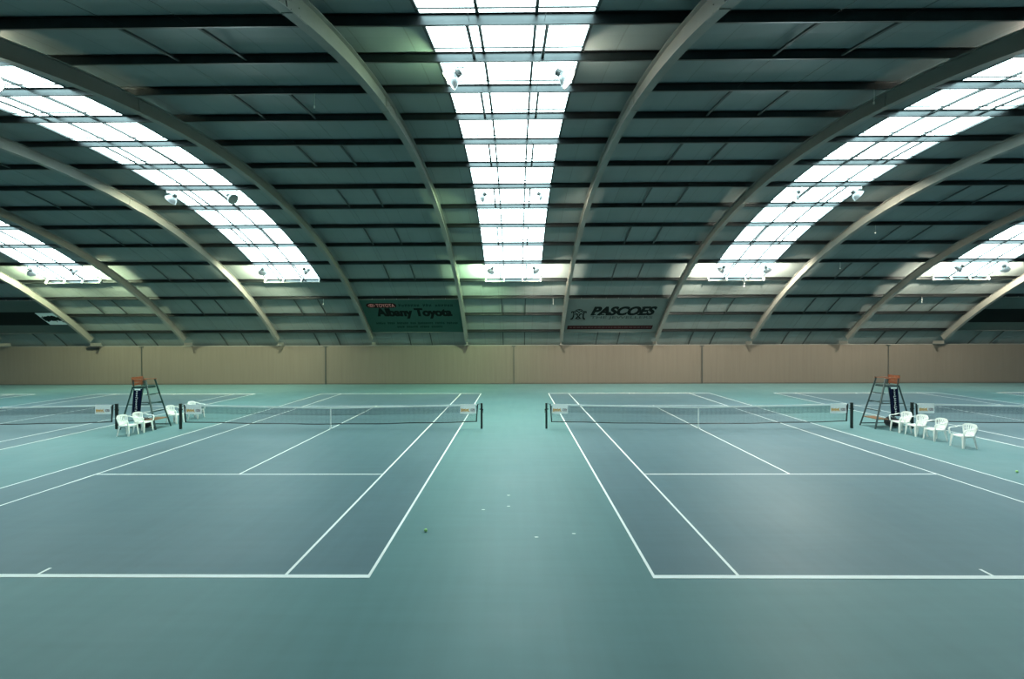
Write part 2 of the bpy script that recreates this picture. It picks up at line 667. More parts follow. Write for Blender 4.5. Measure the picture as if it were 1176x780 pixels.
# ribs: I-section arches
side = {-1: 'left', 1: 'right'}
RIB_T = .728
RIB_N = -.738
for i in range(-6, 6):
    k = i + 0.5
    c = X0 + k * PITCH
    # geometry is local to the foot of the rib at the far wall
    foot = Vector((c, on_arc(RIB_T, R - .4)[0], 3.2))
    r_ = empty('arched_rib', foot)
    n = int(abs(k) + 0.5)
    sd = side[-1 if k < 0 else 1]
    tag(r_, 'grey curved steel roof rib, %s one %s of the middle skylight' % (ordinal(n - 1), sd), 'roof rib',
        'arched steel ribs under the roof')

    def lb(mb, name, m_):
        mb.v = [tuple(Vector(v) - foot) for v in mb.v]
        return mb.build(name, m_, r_)
    ri, ro = R - 0.66, R - 0.215
    lb(MB().arc(RIB_N, RIB_T, ri + .016, ro - .016, c - .012, c + .012, 72), 'web', M['rib'])
    lb(MB().arc(RIB_N, RIB_T, ri, ri + .016, c - .115, c + .115, 72), 'lower_flange', M['rib'])
    lb(MB().arc(RIB_N, RIB_T, ro - .016, ro, c - .115, c + .115, 72), 'upper_flange', M['rib'])
    for yw, s_ in ((Y_FAR, 1), (Y_NEAR, -1)):
        hb = MB()
        ye = on_arc(RIB_T if s_ > 0 else RIB_N, ri + .2)[0]
        ys = sorted((ye - s_ * .12, yw + s_ * .06))
        hb.box(c - .10, c + .10, ys[0], ys[1], 3.22, 3.25)
        hb.box(c - .012, c + .012, ys[0] + .02, ys[1] - .02, 3.25, 3.46)
        lb(hb, 'foot_bracket', M['rib'])
    for t in (-0.30, -0.09, 0.20, 0.45):
        sp = MB()
        sp.arc(t - .010, t + .010, ri + .03, ro - .03, c - .03, c + .03, 2)
        sp.arc(t - .010, t + .010, ri - .012, ri, c - .10, c + .10, 2)
        for q in (-.006, .006):
            for rr in (ri + .08, ri + .22, ri + .36):
                y, z = on_arc(t + q, rr)
                sp.lathe([(-.045, .014), (.045, .014)], (c, y, z), (1, 0, 0), 6)
        lb(sp, 'splice_plate', M['rib'])

# purlins with their bridging struts
for n in range(-5, 16):
    t = theta(n)
    y, z = on_arc(t, R - 0.2)
    base = Vector((X0, y, z))
    p = empty('roof_purlin', base)
    if n >= 1:
        lab = 'dark steel purlin across the roof, %s row up from the far wall' % ordinal(15 - n)
    else:
        lab = 'dark steel purlin overhead, %s row nearer than the topmost one in the photo' % ordinal(-n)
    tag(p, lab, 'purlin', 'purlins across the roof')

    def lb(mb, name, m_):
        mb.v = [tuple(Vector(v) - base) for v in mb.v]
        return mb.build(name, m_, p)
    b = MB()
    dt = 1 / R
    b.arc(t, t + .006 * dt, R - 0.205, R - .006, -X_END + .01, X_END - .01, 1)
    b.arc(t, t + .075 * dt, R - 0.205, R - 0.199, -X_END + .01, X_END - .01, 1)
    b.arc(t + .069 * dt, t + .075 * dt, R - 0.205, R - 0.18, -X_END + .01, X_END - .01, 1)
    b.arc(t - .075 * dt, t, R - .012, R - .006, -X_END + .01, X_END - .01, 1)
    lb(b, 'channel', M['purlin'])
    for kk in range(-6, 7):
        c = X0 + kk * PITCH
        if n % 2 == 1:
            for q in (-.87, .87):
                if abs(kk) == 6 and q * kk > 0:
                    continue
                lb(MB().arc(t + .008 * dt, t + DTH - .002 * dt, R - .15, R - .10, c + q - .035, c + q + .035, 3), 'bridging_strut', M['bar'])
        elif n < 15:
            for q in (-.80, .80):
                lb(MB().arc(t + .008 * dt, t + DTH - .002 * dt, R - .13, R - .122, c + q - .004, c + q + .004, 2), 'sag_wire', M['purlin'])

# ------------------------------------------------------------------ courts
Y_BASE = 7.264
CL, CW = 23.77, 10.97
courts = {'L1': -13.34, 'L2': -28.87, 'L3': -44.1, 'R1': 2.19, 'R2': 17.5, 'R3': 32.5}
court_lab = {
    'L1': 'blue-grey tennis court in the left foreground, left of the middle aisle',
    'R1': 'blue-grey tennis court in the right foreground, right of the middle aisle',
    'L2': 'tennis court at the left edge, beyond the left umpire chair',
    'R2': 'tennis court at the right edge, beyond the row of four white chairs',
    'L3': 'farthest left tennis court, only its far corner showing',
    'R3': 'farthest right tennis court, only its far corner showing'}
for key, xl in courts.items():
    ct = empty('tennis_court', (xl + CW / 2, Y_BASE + CL / 2, 0))
    tag(ct, court_lab[key], 'tennis court', 'tennis courts marked on the floor')
    hw, hl = CW / 2, CL / 2
    MB().box(-hw, hw, -hl, hl, 0.0005, 0.003).build('playing_surface', M['court'], ct)
    z0, z1 = 0.0032, 0.005

    def ln(x0, x1, y0, y1, name):
        MB().box(x0, x1, y0, y1, z0, z1).build(name, M['line'], ct)
    for s_ in (-1, 1):
        xs = sorted((s_ * hw, s_ * (hw - .05)))
        ln(xs[0], xs[1], -hl + .1, hl - .1, 'doubles_sideline')
        xs = sorted((s_ * 4.115, s_ * (4.115 - .05)))
        ln(xs[0], xs[1], -hl + .1, hl - .1, 'singles_sideline')
        ys = sorted((s_ * hl, s_ * (hl - .1)))
        ln(-hw, hw, ys[0], ys[1], 'baseline')
        ys = sorted((s_ * 6.40, s_ * 6.35))
        ln(-4.065, 4.065, ys[0], ys[1], 'service_line')
        ys = sorted((s_ * (hl - .1), s_ * (hl - .3)))
        ln(-.025, .025, ys[0], ys[1], 'centre_mark')
    ln(-.025, .025, -6.35, 6.35, 'centre_service_line')

# ------------------------------------------------------------------ nets
Y_NET = Y_BASE + CL / 2
POST_OFF = .914


def net_top(u, half):
    """height of the net's upper edge; u from -half to half."""
    return 0.915 + 0.125 * (abs(u) / half) ** 1.15


def net_low(u, half):
    return 0.20 + 0.10 * (abs(u) / half) ** 1.6 + 0.008 * math.sin(u * 2.3)


def make_net():
    half = CW / 2 + POST_OFF
    nr = empty('tennis_net')
    he = half - 0.20
    N = 48
    us = [-he + 2 * he * i / N for i in range(N + 1)]

    def strip(f0, f1, y, name, m_, th=0.002):
        vs, fs = [], []
        for u in us:
            a, b_ = f0(u), f1(u)
            vs += [(u, y - th, a), (u, y - th, b_), (u, y + th, b_), (u, y + th, a)]
        for i in range(N):
            a, b_ = 4 * i, 4 * i + 4
            for q in range(4):
                fs.append((a + q, a + (q + 1) % 4, b_ + (q + 1) % 4, b_ + q))
        fs += [(0, 1, 2, 3), (4 * N + 3, 4 * N + 2, 4 * N + 1, 4 * N)]
        return MB().add(vs, fs).build(name, m_, nr)

    def sheet(f0, f1, y, name, m_):
        vs, fs = [], []
        for u in us:
            vs += [(u, y, f0(u)), (u, y, f1(u))]
        for i in range(N):
            fs.append((2 * i, 2 * i + 1, 2 * i + 3, 2 * i + 2))
        return MB().add(vs, fs).build(name, m_, nr)
    sheet(lambda u: net_low(u, half), lambda u: net_top(u, half) - .05, 0, 'net_mesh', M['net'])
    sheet(lambda u: net_top(u, half) - .36, lambda u: net_top(u, half) - .05, 0.012, 'doubled_mesh', M['net2'])
    strip(lambda u: net_top(u, half) - .065, lambda u: net_top(u, half), 0, 'headband', M['tape'], .012)
    MB().tube([(u, 0, net_low(u, half)) for u in us], .019, 6).build('bottom_cord', M['post'], nr)
    for s_ in (-1, 1):
        MB().tube([(s_ * (half - .06), 0, net_top(half, half) + .01), (s_ * (he + .01), 0, net_top(he, half) - .02)], .008, 6).build('headline_cable', M['post'], nr)
        MB().bar((s_ * (he + .03), 0, net_top(he, half) - .01), (s_ * (he - .02), 0, net_low(he, half) - .01), .045, .03).build('side_cord', M['post'], nr)
        pb = MB()
        pb.box(s_ * half - .04, s_ * half + .04, -.04, .04, 0, 1.06)
        pb.box(s_ * half - .045, s_ * half + .045, -.045, .045, 1.06, 1.075)
        pb.lathe([(0, .02), (.05, .02)], (s_ * half - s_ * .04, 0, .82), (-s_, 0, 0), 8)
        po = pb.build('net_post', M['post'], nr)
        wn = MB().lathe([(0, .035), (.03, .035)], (s_ * half + s_ * .04, 0, .80), (s_, 0, 0), 10)
        wn.bar((s_ * half + s_ * .06, 0, .80), (s_ * half + s_ * .06, 0, .66), .015, .015)
        wn.build('winder', M['post'], po)
    st = MB().box(-.025, .025, -.016, .016, 0.02, .915)
    st.build('centre_strap', M['tape'], nr)
    MB().box(-.06, .06, -.03, .03, 0.006, .03).build('strap_anchor', M['tape'], nr)
    return nr


def stroke_word(mb, x0, x1, z0, z1, y, n, seed):
    """blocky unreadable lettering, n glyphs wide, standing on the plane y facing -Y."""
    rnd = random.Random(seed)
    w = (x1 - x0) / n
    h = z1 - z0
    for i in range(n):
        a = x0 + i * w + w * .08
        b = x0 + (i + 1) * w - w * .08
        mb.box(a, a + w * .26, y - .003, y, z0, z1 if rnd.random() < .5 else z1 - h * .25)
        if rnd.random() < .8:
            mb.box(b - w * .26, b, y - .003, y, z0, z1 - h * .25)
        for q in (0, .38, .6):
            if rnd.random() < .7:
                mb.box(a, b, y - .0035, y - .0005, z0 + h * q, z0 + h * (q + .16))


def make_net_sign():
    r_ = empty('net_sign')
    b = MB()
    w, h = .68, .40
    # slightly rounded board
    pts = []
    for cx, cz, a0 in ((w / 2 - .04, .04, -90), (w / 2 - .04, h - .02, 0), (-w / 2 + .04, h - .02, 90), (-w / 2 + .04, .04, 180)):
        for q in range(4):
            an = math.radians(a0 + 30 * q)
            rr = .04 if cz < h / 2 else .02
            pts.append((cx + rr * math.cos(an), 0, cz + rr * math.sin(an)))
    b.prism(pts, (0, -.012, 0))
    b.build('board', M['signw'], r_)
    t1 = MB()
    stroke_word(t1, -.30, .07, .09, .23, -.0125, 6, 3)
    t1.build('orange_lettering', M['orange'], r_)
    t2 = MB()
    stroke_word(t2, .09, .30, .10, .25, -.0125, 4, 5)
    t2.build('grey_lettering', M['mauve'], r_)
    tp = MB().box(-w / 2 + .02, w / 2 - .02, -.016, -.0, h - .015, h + .004)
    tp.build('hanging_flap', M['signw'], r_)
    return r_


net0 = make_net()
sign0 = make_net_sign()
net_lab = {
    'L1': 'low white-topped tennis net across the left foreground court',
    'R1': 'low white-topped tennis net across the right foreground court',
    'L2': 'tennis net running out at the left edge of the photo',
    'R2': 'tennis net running out at the right edge, behind the white chairs'}
sign_where = {
    ('L1', 1): 'white and orange sign on the left net, beside its post at the middle aisle',
    ('L1', -1): 'white and orange sign on the left net, in front of a white chair',
    ('R1', -1): 'white and orange sign on the right net, beside its post at the middle aisle',
    ('R1', 1): 'white and orange sign on the right net, end nearest the umpire chair',
    ('L2', 1): 'white and orange sign on the net at the left edge of the photo',
    ('R2', -1): 'white and orange sign on the net behind the four white chairs',
}
first_n, first_s = True, True
for key in ('L1', 'R1', 'L2', 'R2'):
    o = net0 if first_n else copy_tree(net0)
    first_n = False
    cx = courts[key] + CW / 2
    o.location = (cx, Y_NET, 0)
    tag(o, net_lab[key], 'tennis net', 'nets across the courts')
    for s_ in (-1, 1):
        if (key, s_) not in sign_where:
            continue
        q = sign0 if first_s else copy_tree(sign0)
        first_s = False
        half = CW / 2 + POST_OFF
        u = s_ * (half - .20 - .37)
        q.location = (cx + u, Y_NET - .014, net_top(u, half) - .395)
        q.rotation_euler = (0, -s_ * .012, 0)
        tag(q, sign_where[(key, s_)], 'sign', 'advertising signs hung on the nets')


# ------------------------------------------------------------------ white plastic chairs (front towards -Y)
def make_plastic_chair():
    r_ = empty('plastic_chair')
    P = M['plastic']
    # seat: dished slab, wider at the front, waterfall front edge
    nx, ny = 8, 8
    vs, fs = [], []
    for layer in (0, 1):
        for j in range(ny + 1):
            v = j / ny
            y = -.23 + .44 * v
            hw = .235 - .035 * v
            for i in range(nx + 1):
                u = -1 + 2 * i / nx
                z = .43 - .02 * (1 - u * u) * math.sin(math.pi * min(1, v * 1.1)) - (.03 * (1 - v / .15) if v < .15 else 0) - .02 * v
                vs.append((u * hw, y, z - layer * .014))
    W = nx + 1
    K = W * (ny + 1)
    for j in range(ny):
        for i in range(nx):
            a = j * W + i
            fs.append((a, a + 1, a + W + 1, a + W))
            fs.append((K + a, K + a + W, K + a + W + 1, K + a + 1))
    for i in range(nx):
        fs.append((i, K + i, K + i + 1, i + 1))
        a = ny * W + i
        fs.append((a, a + 1, K + a + 1, K + a))
    for j in range(ny):
        a = j * W
        fs.append((a, a + W, K + a + W, K + a))
        a = j * W + nx
        fs.append((a, K + a, K + a + W, a + W))
    se = MB().add(vs, fs)
    # apron
    se.box(-.225, .225, -.225, -.212, .37, .41)
    for s_ in (-1, 1):
        se.add([(s_ * .235, -.22, .42), (s_ * .235, -.22, .36), (s_ * .205, .2, .37), (s_ * .205, .2, .42),
                (s_ * .223, -.22, .42), (s_ * .223, -.22, .36), (s_ * .193, .2, .37), (s_ * .193, .2, .42)],
               [(0, 1, 2, 3), (4, 7, 6, 5), (0, 4, 5, 1), (1, 5, 6, 2), (2, 6, 7, 3), (3, 7, 4, 0)])
    smooth_some(se.build('seat', P, r_))

    # back: curved frame (fan) with upright slots
    def back_pt(u, v):
        """u -1..1 across, v 0..1 up; wraps round the sitter."""
        hw = .175 + .075 * math.sin(v * math.pi / 2)
        x = u * hw
        y = .20 + .10 * v - .085 * (u * u) * (.4 + .6 * v)
        z = .43 + .38 * v - .07 * (u ** 4) * v
        return Vector((x, y, z))
    bk = MB()

    def ribbon(pts, wdir, w, th):
        """flat strip along pts, w wide along wdir."""
        vs, fs = [], []
        for p, d in zip(pts, wdir):
            d = d.normalized()
            nrm = Vector((0, 1, 0))
            for a, b_ in ((-1, -1), (1, -1), (1, 1), (-1, 1)):
                vs.append(p + d * (a * w / 2) + nrm * (b_ * th / 2))
        for i in range(len(pts) - 1):
            a, c_ = 4 * i, 4 * i + 4
            for q in range(4):
                fs.append((a + q, a + (q + 1) % 4, c_ + (q + 1) % 4, c_ + q))
        e = 4 * (len(pts) - 1)
        fs += [(3, 2, 1, 0), (e, e + 1, e + 2, e + 3)]
        bk.add(vs, fs)
    us = [-1 + 2 * i / 14 for i in range(15)]
    ribbon([back_pt(u, .93) for u in us], [Vector((0, .1, 1))] * 15, .065, .016)
    ribbon([back_pt(u, .14) for u in us], [Vector((0, .1, 1))] * 15, .12, .014)
    for s_ in (-1, 1):
        vv = [i / 8 * .95 for i in range(9)]
        ribbon([back_pt(s_ * .93, v) for v in vv], [Vector((1, 0, 0))] * 9, .05, .016)
    for u in (-.68, -.41, -.14, .14, .41, .68):
        vv = [.1 + i / 6 * .82 for i in range(7)]
        ribbon([back_pt(u * (.85 + .15 * v), v) for v in vv], [Vector((1, 0, 0))] * 7, .034, .012)
    smooth_some(bk.build('backrest', P, r_))
    # arms: flat curved bands sweeping from the top of the back to the front leg
    for s_ in (-1, 1):
        path = [back_pt(s_, .90), Vector((s_ * .275, .10, .70)), Vector((s_ * .29, 0, .655)), Vector((s_ * .29, -.12, .645)),
                Vector((s_ * .285, -.21, .635)), Vector((s_ * .275, -.245, .60)), Vector((s_ * .262, -.245, .52)), Vector((s_ * .25, -.235, .42))]
        wid = [.045, .05, .055, .055, .05, .05, .05, .055]
        vs, fs = [], []
        for i, p in enumerate(path):
            t_ = (path[min(i + 1, 7)] - path[max(i - 1, 0)]).normalized()
            d = Vector((1, 0, 0)) if i > 0 else Vector((.7, .7, 0))
            nn = t_.cross(d).normalized()
            for a, b_ in ((-1, -1), (1, -1), (1, 1), (-1, 1)):
                vs.append(p + d * (a * wid[i] / 2) + nn * (b_ * .009))
        for i in range(7):
            a, c_ = 4 * i, 4 * i + 4
            for q in range(4):
                fs.append((a + q, a + (q + 1) % 4, c_ + (q + 1) % 4, c_ + q))
        fs += [(3, 2, 1, 0), (28, 29, 30, 31)]
        smooth_some(MB().add(vs, fs).build('armrest', P, r_), 50)
    # legs: tapered angle sections
    for s_ in (-1, 1):
        for f_ in (-1, 1):
            tx, ty = s_ * (.235 if f_ < 0 else .195), (-.225 if f_ < 0 else .19)
            bx, by = s_ * .248, (-.255 if f_ < 0 else .235)
            lg = MB()
            zt = .43
            wt, wb, th = .085, .045, .012
            for (dx, dy) in ((1, 0), (0, 1)):
                ex = -s_ if dx else 0
                ey = (1 if f_ < 0 else -1) if dy else 0
                ox, oy = (0, th * (1 if f_ < 0 else -1)) if dx else (th * -s_, 0)
                vs = [(tx, ty, zt), (tx + ex * wt, ty + ey * wt, zt), (bx + ex * wb, by + ey * wb, 0), (bx, by, 0)]
                vs += [(a + ox, b_ + oy, c_) for a, b_, c_ in vs]
                lg.add(vs, [(0, 1, 2, 3), (7, 6, 5, 4), (0, 4, 5, 1), (1, 5, 6, 2), (2, 6, 7, 3), (3, 7, 4, 0)])
            lg.build('leg', P, r_)
    return r_


pc0 = make_plastic_chair()
spots = [
    # x, y, rz (front is -Y when rz = 0)
    (15.52, 15.86, -90, 'white plastic armchair nearest the camera, right end of the row of four', 'row of four white chairs by the right court'),
    (15.54, 16.94, -91, 'white plastic armchair in the row of four, second from its right end', 'row of four white chairs by the right court'),
    (15.53, 17.72, -89, 'white plastic armchair in the row of four, second from its left end', 'row of four white chairs by the right court'),
    (15.52, 18.42, -92, 'white plastic armchair beside the right umpire chair, left end of the row of four', 'row of four white chairs by the right court'),
    (-15.47, 17.92, 90, 'white plastic armchair nearest the camera in front of the left umpire chair', 'white chairs by the left umpire chair'),
    (-15.42, 18.60, 90, 'white plastic armchair close against the left umpire chair, its seat towards the ladder', 'white chairs by the left umpire chair'),
    (-15.48, 20.45, 90, 'white plastic armchair behind the left umpire ladder, beside a net post', 'white chairs by the left umpire chair'),
    (-15.40, 21.70, 90, 'white plastic armchair half hidden behind the net sign on the left', 'white chairs by the left umpire chair'),
]
for i, (x, y, rz, lab, grp) in enumerate(spots):
    o = pc0 if i == 0 else copy_tree(pc0)
    o.location = (x, y, 0)
    o.rotation_euler = (0, 0, math.radians(rz))
    tag(o, lab, 'chair', grp)


# ------------------------------------------------------------------ umpire chairs (facing -Y locally)
def make_umpire_chair(steel, mirror=1):
    """Local frame: +Y is the way the umpire faces; the ladder is on that side. mirror=-1 puts the banner on the other side."""
    r_ = empty('umpire_chair')
    hw_b, hw_t = .42, .27
    zf, zs, za = 0, 1.78, 2.08
    yf_b, yf_t = .62, .06          # front legs bottom / at seat height
    yb_b, yb_t = -.90, -.46

    def fy(z):
        return yf_b + (yf_t - yf_b) * z / zs

    def by(z):
        return yb_b + (yb_t - yb_b) * z / zs

    def hx(z):
        return hw_b + (hw_t - hw_b) * z / zs
    for s_ in (-1, 1):
        MB().bar((s_ * hx(0), fy(0), 0), (s_ * hx(za), fy(zs), za), .045, .045).build('front_leg', steel, r_)
        MB().bar((s_ * hx(0), by(0), 0), (s_ * hx(zs + .02), by(zs), zs + .02), .045, .045).build('rear_leg', steel, r_)
        MB().bar((s_ * hx(zs), fy(zs), zs - .02), (s_ * hx(zs), by(zs), zs - .02), .04, .04).build('seat_rail', steel, r_)
        MB().bar((s_ * hx(1.05), fy(1.05), 1.05), (s_ * hx(1.05), by(1.05), 1.05), .03, .03).build('side_brace', steel, r_)
        MB().bar((s_ * hx(.1), fy(.1), .10), (s_ * hx(.1), by(.1), .10), .035, .035).build('side_brace', steel, r_)
        a = MB()
        a.box(s_ * hw_t - .035, s_ * hw_t + .035, -.46, .10, za, za + .03)
        a.build('armrest', M['wood'], r_, bevel=.006)
        MB().bar((s_ * hw_t, -.42, zs), (s_ * hw_t, -.45, za), .03, .03).build('arm_post', steel, r_)
    for z in (.75, 1.10, 1.46):
        st = MB()
        h = hx(z)
        st.box(-h, h, fy(z) - .05, fy(z) + .05, z - .018, z + .012)
        st.build('step', steel, r_)
    MB().bar((-hx(zs), fy(zs), zs - .03), (hx(zs), fy(zs), zs - .03), .04, .05).build('front_rail', steel, r_)
    MB().bar((-hx(zs), by(zs), zs - .03), (hx(zs), by(zs), zs - .03), .04, .05).build('rear_rail', steel, r_)
    MB().bar((-hx(.3), by(.3), .30), (hx(.3), by(.3), .30), .03, .03).build('rear_brace', steel, r_)
    sb = MB()
    for q in range(4):
        sb.box(-.27, .27, -.44 + q * .125, -.44 + q * .125 + .11, zs, zs + .025)
    sb.build('seat', steel, r_)
    bb = MB()
    for q in range(3):
        z0 = zs + .07 + q * .125
        y0 = -.45 - q * .02
        bb.box(-.29, .29, y0 - .022, y0, z0, z0 + .105)
    for s_ in (-1, 1):
        bb.bar((s_ * .2, -.465, zs), (s_ * .2, -.53, zs + .43), .035, .02)
    bb.build('backrest', M['wood'], r_)
    # wooden platform under the ladder
    fb = MB()
    for q in range(3):
        fb.box(-hx(.4) - .01, hx(.4) + .01, fy(.4) - .44 + q * .16, fy(.4) - .30 + q * .16, .385, .415)
    fb.build('foot_board', M['board'], r_)
    # navy drape hung under the seat on the side towards the camera
    s_ = mirror
    xs = s_ * (hw_t + .035)
    n = 10
    vs, fs = [], []
    for i in range(n + 1):
        z = 1.72 - 1.18 * i / n
        for j in range(7):
            y = -.40 + .36 * j / 6 - .015 * i / n
            x = xs + s_ * (.012 * math.sin(j * 1.7) + .10 * i / n)
            vs.append((x, y, z))
    for i in range(n):
        for j in range(6):
            a = i * 7 + j
            fs.append((a, a + 1, a + 8, a + 7))
    dr = MB().add(vs, fs).build('hanging_drape', M['navy'], r_, smooth=True)
    sl = dr.modifiers.new('thick', 'SOLIDIFY')
    sl.thickness = .012
    sl.offset = 0
    lt = MB()
    rnd = random.Random(4)
    # line of upright pale lettering down the middle of the drape
    for i in range(12):
        zc_ = 1.62 - i * .088
        f_ = (1.72 - zc_) / 1.18
        x = xs + s_ * (.022 + .10 * f_)
        xa, xb = sorted((x - .002, x + .006))
        w = .030 + .02 * rnd.random()
        yc_ = -.235
        lt.box(xa, xb, yc_ - w, yc_ + w, zc_ - .008, zc_ + .012)
        if rnd.random() < .7:
            lt.box(xa, xb, yc_ - .012, yc_ + .012, zc_ - .05, zc_ + .01)
        else:
            lt.box(xa, xb, yc_ + w - .02, yc_ + w, zc_ - .05, zc_ + .01)
    lt.build('pale_lettering', M['tape'], dr)
    tb = MB()
    xa, xb = sorted((xs - s_ * .01, xs + s_ * .024))
    tb.box(xa, xb, -.34, -.10, 1.66, 1.72)
    tb.build('drape_clip', M['tape'], dr)
    return r_


uy = Y_NET + .22
ul = make_umpire_chair(M['ladder'], mirror=1)
ul.location = (-15.78, uy, 0)
ul.rotation_euler = (0, 0, math.radians(-90))
tag(ul, 'tall umpire chair with dark green ladder, between the two left courts', 'umpire chair', 'umpire chairs between the courts')
ur = make_umpire_chair(M['ladder_grey'], mirror=-1)
ur.location = (15.52, uy, 0)
ur.rotation_euler = (0, 0, math.radians(90))
tag(ur, 'tall umpire chair with grey-green ladder and orange wooden seat, right of the right court', 'umpire chair', 'umpire chairs between the courts')


def make_bag(loc, rz, label):
    r_ = empty('sports_bag', loc, rz)
    prof = [(-.28, .01), (-.27, .10), (-.2, .155), (0, .17), (.2, .155), (.27, .10), (.28, .01)]
    b = MB().lathe(prof, (0, 0, .17), (1, 0, 0), 16)
    b.v = [(x, y, max(0, z * 1.25)) for x, y, z in b.v]
    b.build('bag_body', M['bag'], r_, smooth=True)
    for s_ in (-1, 1):
        pts = [(-.1, s_ * .14, .28), (-.09, s_ * .10, .42), (0, s_ * .07, .47), (.09, s_ * .10, .42), (.1, s_ * .14, .28)]
        MB().tube(pts, .011, 6).build('handle', M['black'], r_)
    tag(r_, label, 'bag', 'dark bags under the umpire chairs')


make_bag((-15.95, uy - .02, 0.0), math.radians(80), 'black bag on the floor under the left umpire chair')
make_bag((15.92, uy + .0, 0.0), math.radians(95), 'black bag on the floor under the right umpire chair')


# ------------------------------------------------------------------ flood lamps under the skylights
def make_floodlight(kind):
    """Hangs from its origin (underside of a purlin); faces +X and a little down."""
    r_ = empty('floodlight')
    br = MB()
    br.bar((-.30, 0, -.13), (.30, 0, -.13), .03, .03)
    for s_ in (-1, 1):
        br.bar((s_ * .285, 0, .0), (s_ * .285, 0, -.13), .03, .03)
    br.bar((-.05, 0, -.13), (-.05, 0, -.25), .05, .05)
    br.build('bracket', M['white_metal'], r_)
    ax = Vector((.80, -.12, -.58)).normalized()
    o = Vector((-.10, 0, -.30))
    bd = MB().lathe([(-.10, .05), (-.09, .085), (.04, .085), (.06, .07)], o, ax, 14)
    bd.build('lamp_housing', M['lampdark'], r_, smooth=False)
    prof = [(.05, .08), (.08, .13), (.14, .19), (.22, .235), (.30, .255), (.305, .265), (.30, .248), (.22, .225), (.14, .18), (.08, .12), (.06, .07)]
    rf = MB().lathe(prof, o, ax, 24, cap=False).build('reflector', M['lampmetal'], r_, smooth=True)
    MB().lathe([(.285, .245), (.290, .245)], o, ax, 24).build('lens', M['lens'][kind], r_)
    c = o + Vector((-.06, .10, 0)) - ax * .02
    MB().tube([c + Vector((0.11 * math.cos(a), .02, .11 * math.sin(a))) for a in [i * math.pi / 8 for i in range(16)]], .010, 6, closed=True).build('cable_loop', M['lampdark'], r_)
    return r_, o, ax


lamp_src = {}
tints = {'left': (0.80, 1.0, 0.62), 'right': (1.0, 0.86, 0.68)}
lamp_where = []
row_word = {2: 'nearest row', 7: 'middle row', 11: 'farthest row'}
sky_word = {-4: 'far left skylight', -2: 'inner left skylight', 0: 'middle skylight', 2: 'inner right skylight', 4: 'far right skylight'}
for k in (-4, -2, 0, 2, 4):
    for n in (2, 7, 11):
        if abs(k) == 4 and n != 11:
            continue
        for s_ in (-1, 1):
            kind = 'green' if k * 2 + s_ < 0 else 'warm'
            if kind not in lamp_src:
                lamp_src[kind] = make_floodlight(kind)
                o = lamp_src[kind][0]
            else:
                o = copy_tree(lamp_src[kind][0])
            oo, ax = lamp_src[kind][1], lamp_src[kind][2]
            t = theta(n)
            y, z = on_arc(t + .0013, R - 0.206)
            loc = Vector((X0 + k * PITCH + s_ * 1.40 + (.30 if k < 0 else -.30 if k > 0 else 0), y, z))
            if s_ > 0:
                rz = 0.0
            else:
                rz = math.pi
            off = (k == -2 and s_ > 0 and n > 2)
            if n == 11:
                rz += s_ * math.radians(52)
            o.location = loc
            o.rotation_euler = (0, 0, rz)
            tag(o, 'round floodlight in the %s, %s, %s one of the pair' % (row_word[n], sky_word[k], 'left' if s_ < 0 else 'right'),
                'floodlight', 'floodlights hung along the skylights')
            rot = Matrix.Rotation(rz, 3, 'Z')
            head = loc + rot @ (oo + ax * .32)
            if off:
                lens = [c_ for c_ in o.children if c_.name.startswith('lens')][0]
                lens.data = lens.data.copy()
                lens.data.materials.clear()
                lens.data.materials.append(M['lampmetal'])
                continue
            aim = {2: Vector((s_ * .85, .18, 0)), 7: Vector((s_ * .5, .25, -.95)), 11: Vector((s_ * .58, .74, -.20))}[n]
            sp = bpy.data.lights.new('floodlight_beam', 'SPOT')
            sp.energy = LAMP_W[n]
            tint = {-4: (0.95, 1.0, 0.60), -2: (1.0, 0.97, 0.66), 0: (0.72, 1.0, 0.55)}.get(k, tints['left']) if kind == 'green' else (1.0, 0.84, 0.66)
            sp.color = tint
            sp.spot_size = math.radians(165)
            sp.spot_blend = 0.3 if n == 2 else 0.85
            sp.shadow_soft_size = 0.12
            so = bpy.data.objects.new('floodlight_beam', sp)
            COL.objects.link(so)
            so.location = head
            so.rotation_euler = aim.to_track_quat('-Z', 'Y').to_euler()


# ------------------------------------------------------------------ banners hung on the far slope
def text_mesh(body, size, bold=0.0, sx=1.0, shear=0.0):
    cu = bpy.data.curves.new('lettering', 'FONT')
    cu.body = body
    cu.size = size
    cu.offset = bold
    cu.shear = shear
    cu.extrude = 0.002
    cu.align_x = 'LEFT'
    to = bpy.data.objects.new('lettering', cu)
    COL.objects.link(to)
    bpy.context.view_layer.update()
    dg = bpy.context.evaluated_depsgraph_get()
    me = bpy.data.meshes.new_from_object(to.evaluated_get(dg))
    bpy.data.objects.remove(to, do_unlink=True)
    vs = [(v.co.x * sx, v.co.y, v.co.z) for v in me.vertices]
    fs = [tuple(p.vertices) for p in me.polygons]
    bpy.data.meshes.remove(me)
    return vs, fs


B_T0, B_T1 = theta(13), theta(15)
B_R = R - 0.235
by0, bz0 = on_arc(B_T0, B_R)
by1, bz1 = on_arc(B_T1, B_R)
B_LEN = math.hypot(by1 - by0, bz1 - bz0)


